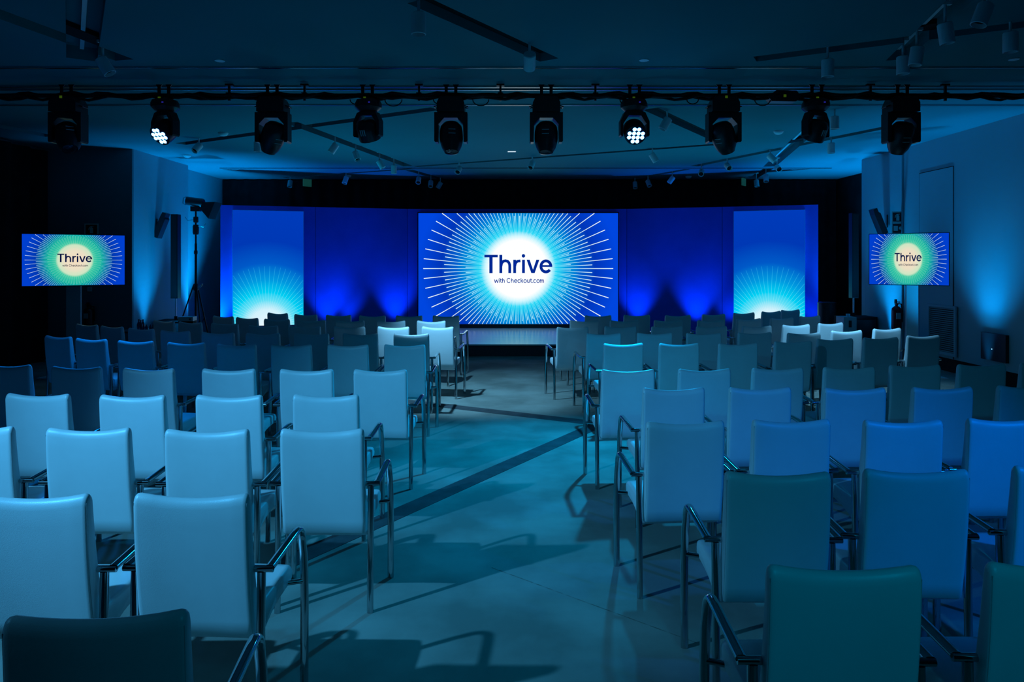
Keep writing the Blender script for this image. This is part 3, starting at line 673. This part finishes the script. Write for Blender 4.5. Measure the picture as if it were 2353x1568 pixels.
for px, py, x_, lab in ((706, 409, 0.10, 'small hanging exit sign above the left sunrise banner'), (1709, 407, -0.05, 'small hanging exit sign above the right sunrise banner')):
    p = ceil_at(px, py); o = thing('exit_sign', lab, 'sign', (p.x, p.y, CEIL), 0.9, 'hanging exit signs')
    MB().box(-0.12, 0.12, -0.012, 0.012, -0.21, -0.03).build('plate', 'exit_green', o)
    MB().tube([(-0.06, 0, 0), (-0.06, 0, -0.03)], 0.006, 6).build('rod', 'steel', o); MB().tube([(0.06, 0, 0), (0.06, 0, -0.03)], 0.006, 6).build('rod', 'steel', o)

# ------------------------------------------------------------------ equipment along the walls
def column_speaker(x0, x1, yt, yb, ybase, d, label):
    X = ((x0+x1)/2-CX)/F*d; W = (x1-x0)/F*d; zt = CAMZ+(HY-yt)/F*d; zb = CAMZ+(HY-yb)/F*d; zs = CAMZ+(HY-ybase)/F*d
    o = thing('column_speaker', label, 'loudspeaker', (X, d, zs), 0, 'column loudspeakers')
    MB().box(-W/2, W/2, -0.07, 0.07, zb-zs, zt-zs).build('cabinet', 'black_plastic', o)
    MB().box(-W/2+0.015, W/2-0.015, -0.078, -0.07, zb-zs+0.02, zt-zs-0.02).build('front_mesh', 'black_matt', o)
    MB().tube([(0, 0, 0), (0, 0, zb-zs)], 0.016, 10).build('pole', 'steel', o, 50)
    MB().tube([(0, 0, 0), (0, 0, 0.07)], 0.03, 10).build('pole_socket', 'black_matt', o, 50)
    return zs
zl = column_speaker(396, 412, 493, 686, 735, 13.9, 'slim black column loudspeaker on a pole beside the left column')
zr = column_speaker(1954, 1969, 490, 685, 727, 13.95, 'slim dark column loudspeaker on a pole right of the backdrop')
def sub(xc, d, W, D, H, label):
    o = thing('subwoofer', label, 'loudspeaker', ((xc-CX)/F*d, d, 0), 0, 'subwoofers')
    MB().box(-W/2, W/2, -D/2, D/2, 0, H).build('cabinet', 'black_matt', o)
    MB().box(-W/2+0.03, W/2-0.03, -D/2-0.012, -D/2, 0.05, H-0.05).build('front_grille', 'black_plastic', o)
    for sx in (-1, 1): MB().box(sx*W/2-0.006, sx*W/2+0.006, -0.08, 0.08, H*0.6, H*0.6+0.05).build('handle', 'steel', o)
sub(402, 13.9, 0.56, 0.46, zl, 'black subwoofer under the left column loudspeaker')
sub(1966, 13.95, 0.62, 0.46, zr, 'black subwoofer under the right column loudspeaker')
# amplifier on the left sub, box and cup by the right one
o = thing('amplifier', 'small metal amplifier box beside the left light stand', 'amplifier', ((431-CX)/F*13.35, 13.35, 0), 0.15)
MB().box(-0.13, 0.13, -0.12, 0.12, 0.0, 0.69).build('flight_case', 'black_matt', o)
MB().box(-0.13, 0.13, -0.13, 0.12, 0.69, 0.765).build('case', 'grey_metal', o)
MB().lathe([(0.018, 0), (0.016, 0.015)], 10, T(0.08, -0.13, 0.725) @ Rx(PI/2)).build('knob', 'black_plastic', o)
o = thing('equipment_case', 'pale metal equipment case left of the right subwoofer', 'case', ((1938-CX)/F*13.0, 12.9, 0))
MB().box(-0.11, 0.12, -0.15, 0.15, 0, 0.80).build('case', 'grey_metal', o)
MB().box(-0.02, 0.03, -0.156, -0.15, 0.62, 0.74).build('handle', 'black_plastic', o)
o = MB().lathe([(0.028, 0), (0.034, 0.02), (0.036, 0.05), (0.03, 0.05), (0.028, 0.01)], 14).build('cup', 'white_metal', None, 50); o.location = ((1957-CX)/F*12.93, 12.9, 0.80); o.location.x = (1941-CX)/F*12.9+0.06
tag(o, 'small pale cup standing on the pale equipment case', 'cup')
o = thing('black_drum', 'dark round drum standing right of the backdrop', 'drum', ((1905-CX)/F*14.6, 14.7, 0))
MB().lathe([(0.16, 0), (0.18, 0.02), (0.18, 0.90), (0.175, 0.93)], 28).build('barrel', 'black_plastic', o, 40)
MB().lathe([(0.182, 0.93), (0.182, 0.955), (0.15, 0.965)], 28).build('lid', 'black_plastic', o, 40)

# light stand with lamp (left)
LD = 14.45; lx = (450-CX)/F*LD
def zz(y, d=LD): return CAMZ+(HY-y)/F*d
def xx(x, d=LD): return (x-CX)/F*d
o = thing('light_stand', 'black tripod light stand between the left column and the backdrop', 'stand', (lx, LD, 0))
MB().tube([(0, 0, 0.05), (0, 0, zz(560))], 0.024, 10).build('lower_pole', 'black_metal', o, 50)
MB().tube([(0, 0, zz(560)), (0, 0, zz(484))], 0.017, 10).build('upper_pole', 'black_metal', o, 50)
for z_, h_, r_ in ((zz(660), 0.14, 0.05), (zz(580), 0.08, 0.036), (zz(528), 0.20, 0.06), (zz(505), 0.12, 0.05)):
    MB().lathe([(r_*0.8, z_-h_/2), (r_, z_-h_/3), (r_, z_+h_/3), (r_*0.8, z_+h_/2)], 10).build('collar', 'black_plastic', o, 40)
for a in (math.radians(-50), math.radians(75), math.radians(195)):
    c, s_ = math.cos(a), math.sin(a)
    MB().tube([(0.04*c, 0.04*s_, zz(655)), (0.46*c, 0.46*s_, 0.012)], 0.014, 8).build('leg', 'black_metal', o, 50)
    MB().tube([(0.02*c, 0.02*s_, 0.35), (0.24*c, 0.24*s_, 0.62)], 0.009, 6).build('brace', 'black_metal', o, 50)
MB().tube([(0.05, -0.03, zz(662)), (0.12, -0.03, zz(658)), (0.14, -0.03, zz(652))], 0.014, 8).build('crank', 'steel', o, 50)
for sx, y0 in ((-1, 505), (1, 520)):
    MB().tube([(0, -0.02, zz(y0)), (sx*0.16, -0.02, zz(y0+2)), (sx*0.21, -0.02, zz(y0-6))], 0.006, 6).build('cable', 'steel', o, 60)
l = thing('stage_lamp', 'black studio lamp with a square hood on top of the light stand', 'lamp', (lx, LD, zz(486)))
mt = T(0.0, 0, 0.19) @ Ry(math.radians(98))
MB().lathe([(0.05, -0.20), (0.085, -0.18), (0.09, 0.14), (0.075, 0.16)], 16, mt).build('housing', 'black_plastic', l, 40)
MB().tube([(-0.17, -0.05, 0.29), (-0.23, -0.05, 0.27), (-0.24, -0.05, 0.16), (-0.18, -0.05, 0.13)], 0.01, 8).build('handle', 'steel', l, 50)
MB().box(-0.09, 0.09, -0.05, 0.05, 0.0, 0.10).build('yoke', 'black_metal', l)
hd = [(0.15, 0.07), (0.38, 0.15)]
m_ = T(0, 0, 0.17) @ Ry(math.radians(22))
MB().add([m_ @ Vector(q) for q in [(0.15, -.07, -.07), (0.15, .07, -.07), (0.15, .07, .07), (0.15, -.07, .07), (0.42, -.17, -.18), (0.42, .17, -.18), (0.42, .17, .18), (0.42, -.17, .18)]], [(0, 1, 2, 3), (4, 7, 6, 5), (0, 4, 5, 1), (1, 5, 6, 2), (2, 6, 7, 3), (3, 7, 4, 0)]).build('hood', 'black_matt', l)

# wall loudspeakers on brackets
def wall_speaker(px, y0, y1, d, sgn, wx, label):
    X = xx(px, d); za, zb = zz(y0, d), zz(y1, d); H = za-zb
    o = thing('wall_speaker', label, 'loudspeaker', (X, d, (za+zb)/2), 0, 'wall loudspeakers')
    m_ = Ry(math.radians(sgn*22))
    MB().prism([(-0.055, -H/2), (0.055, -H/2), (0.055, H*0.28), (0.03, H*0.34), (0.03, H/2), (-0.045, H/2), (-0.055, H*0.3)], -0.09, 0.09, 'y').build('cabinet', 'black_plastic', o).rotation_euler.y = math.radians(sgn*22)
    wl = wx-X
    MB().tube([(sgn*-0.04, 0.0, -H*0.25), (sgn*-0.10, 0, -H*0.22), (wl*0.94, 0, -H*0.22), (wl*0.94, 0, H*0.25)], 0.011, 8).build('bracket', 'black_metal', o, 50)
wall_speaker(372, 488, 548, 13.9, 1, WL, 'black loudspeaker tilted on a bracket on the left column')
wall_speaker(2018, 478, 540, 13.4, -1, WR-0.035, 'black loudspeaker tilted on a bracket above the right screen')

# extinguisher signs and extinguishers
def ext_pict(parent, x, y, z, s_, m='sign_white'):
    MB().prism([(x-0.16*s_, z-0.36*s_), (x+0.20*s_, z-0.36*s_), (x+0.20*s_, z+0.18*s_), (x+0.12*s_, z+0.28*s_), (x-0.08*s_, z+0.28*s_), (x-0.16*s_, z+0.18*s_)], y-0.002, y, 'y').build('pictogram', m, parent)
    MB().prism([(x-0.04*s_, z+0.28*s_), (x+0.08*s_, z+0.28*s_), (x+0.08*s_, z+0.36*s_), (x+0.28*s_, z+0.40*s_), (x+0.28*s_, z+0.44*s_), (x-0.10*s_, z+0.42*s_), (x-0.30*s_, z+0.20*s_), (x-0.34*s_, z-0.02*s_), (x-0.26*s_, z-0.02*s_), (x-0.23*s_, z+0.16*s_), (x-0.08*s_, z+0.34*s_)], y-0.002, y, 'y').build('pictogram', m, parent)
def ext_sign(px0, px1, y0, y1, d, n, label):
    W = (px1-px0)/F*d; z1 = zz(y0, d); z0 = zz(y1, d); h = (z1-z0)/n
    o = thing('extinguisher_sign', label, 'sign', (xx((px0+px1)/2, d), d, z0), 0, 'fire equipment signs')
    MB().box(-W/2, W/2, 0, 0.006, 0, z1-z0).build('plate', 'sign_white', o)
    for k in range(n):
        q = MB().box(-W/2+0.02, W/2-0.02, -0.002, 0, k*h+0.02, (k+1)*h-0.02).build('field', 'sign_red', o)
        if n == 1 or k == 1: ext_pict(q, 0, -0.002, (k+0.5)*h-0.01, h*0.75)
        else:
            MB().box(-W*0.34, W*0.02, -0.004, -0.002, (k+0.28)*h, (k+0.72)*h).build('pictogram', 'sign_white', q)
            MB().lathe([(0.03, 0), (0.03, 0.002)], 14, T(W*0.24, -0.002, (k+0.52)*h) @ Rx(PI/2)).build('pictogram', 'sign_white', q)
ext_sign(2049, 2076, 486, 538, 12.94, 2, 'red and white fire equipment sign above the right screen')
ext_sign(194, 226, 514, 541, 12.97, 1, 'dim fire extinguisher sign above the left screen')
def extinguisher(px, y0, y1, d, label):
    zt = zz(y0, d); zb = zz(y1, d); r = 0.085; H = zt-zb
    o = thing('fire_extinguisher', label, 'extinguisher', (xx(px, d), d, zb), 0, 'fire extinguishers')
    MB().lathe([(r*0.8, 0), (r, 0.02), (r, H*0.62), (r*0.9, H*0.70), (r*0.5, H*0.76), (0.025, H*0.78), (0.025, H*0.83)], 20).build('cylinder', 'red_paint', o, 40)
    MB().box(-0.02, 0.02, -0.03, 0.03, H*0.82, H*0.88).box(-0.012, 0.012, -0.10, 0.03, H*0.90, H*0.93).box(-0.03, 0.0, -0.02, 0.02, H*0.88, H).build('valve', 'black_plastic', o)
    MB().tube([(0.03, 0, H*0.86), (0.09, 0, H*0.84), (0.105, 0, H*0.6), (0.10, 0, H*0.25)], 0.011, 8).build('hose', 'black_matt', o, 50)
    MB().box(-0.03, 0.03, 0.05, r+0.012, H*0.5, H*0.6).build('wall_bracket', 'black_metal', o)
    MB().box(-0.045, 0.03, -r-0.003, -r+0.012, H*0.36, H*0.56).build('label_plate', 'paper', o)
extinguisher(2060, 688, 758, 12.86, 'red fire extinguisher on the wall beside the right screen pole')
extinguisher(204, 695, 752, 12.905, 'dim red fire extinguisher on the dark wall right of the left pole')
o = thing('wall_socket', 'small pale wall socket under the left screen', 'socket', (xx(206, 12.99), 12.999, zz(670, 12.99)))
MB().box(-0.04, 0.04, -0.012, 0, 0, 0.08).build('plate', 'white_metal', o); MB().box(-0.02, 0.02, -0.014, -0.012, 0.02, 0.06).build('insert', 'grey_metal', o)

# little table with bottles behind the left rows
td = 11.75; tz = zz(758, td)
o = thing('side_table', 'small dark table with bottles behind the left chairs', 'table', (xx(335, td), td, 0))
MB().lathe([(0.34, tz-0.03), (0.35, tz-0.02), (0.35, tz)], 28).build('table_top', 'black_plastic', o, 40)
MB().tube([(0, 0, 0.02), (0, 0, tz-0.03)], 0.03, 12).build('pole', 'black_metal', o, 50)
MB().lathe([(0.22, 0), (0.22, 0.015), (0.04, 0.03)], 24).build('foot', 'black_metal', o, 40)
def bottle(px, dy, h, r, label):
    d = td+dy; b_ = thing('bottle', label, 'bottle', (xx(px, d), d, tz), 0, 'bottles on the side table')
    MB().lathe([(r*0.9, 0), (r, 0.01), (r, h*0.5), (r*0.7, h*0.66), (r*0.36, h*0.78), (r*0.36, h*0.93)], 14).build('glass', 'bottle_glass', b_, 50)
    MB().lathe([(r*0.44, h*0.92), (r*0.44, h), (r*0.3, h)], 12).build('cap', 'black_plastic', b_, 40)
bottle(319, 0.02, 0.17, 0.030, 'leftmost tall water bottle on the small table')
bottle(323.5, -0.09, 0.165, 0.030, 'middle tall water bottle on the small table')
bottle(328.5, 0.06, 0.165, 0.028, 'rightmost tall water bottle on the small table')
bottle(336.5, 0.0, 0.085, 0.024, 'leftmost short glass bottle on the small table')
bottle(346, 0.03, 0.09, 0.024, 'middle short glass bottle on the small table')
bottle(352.5, -0.02, 0.085, 0.022, 'rightmost short glass bottle on the small table')
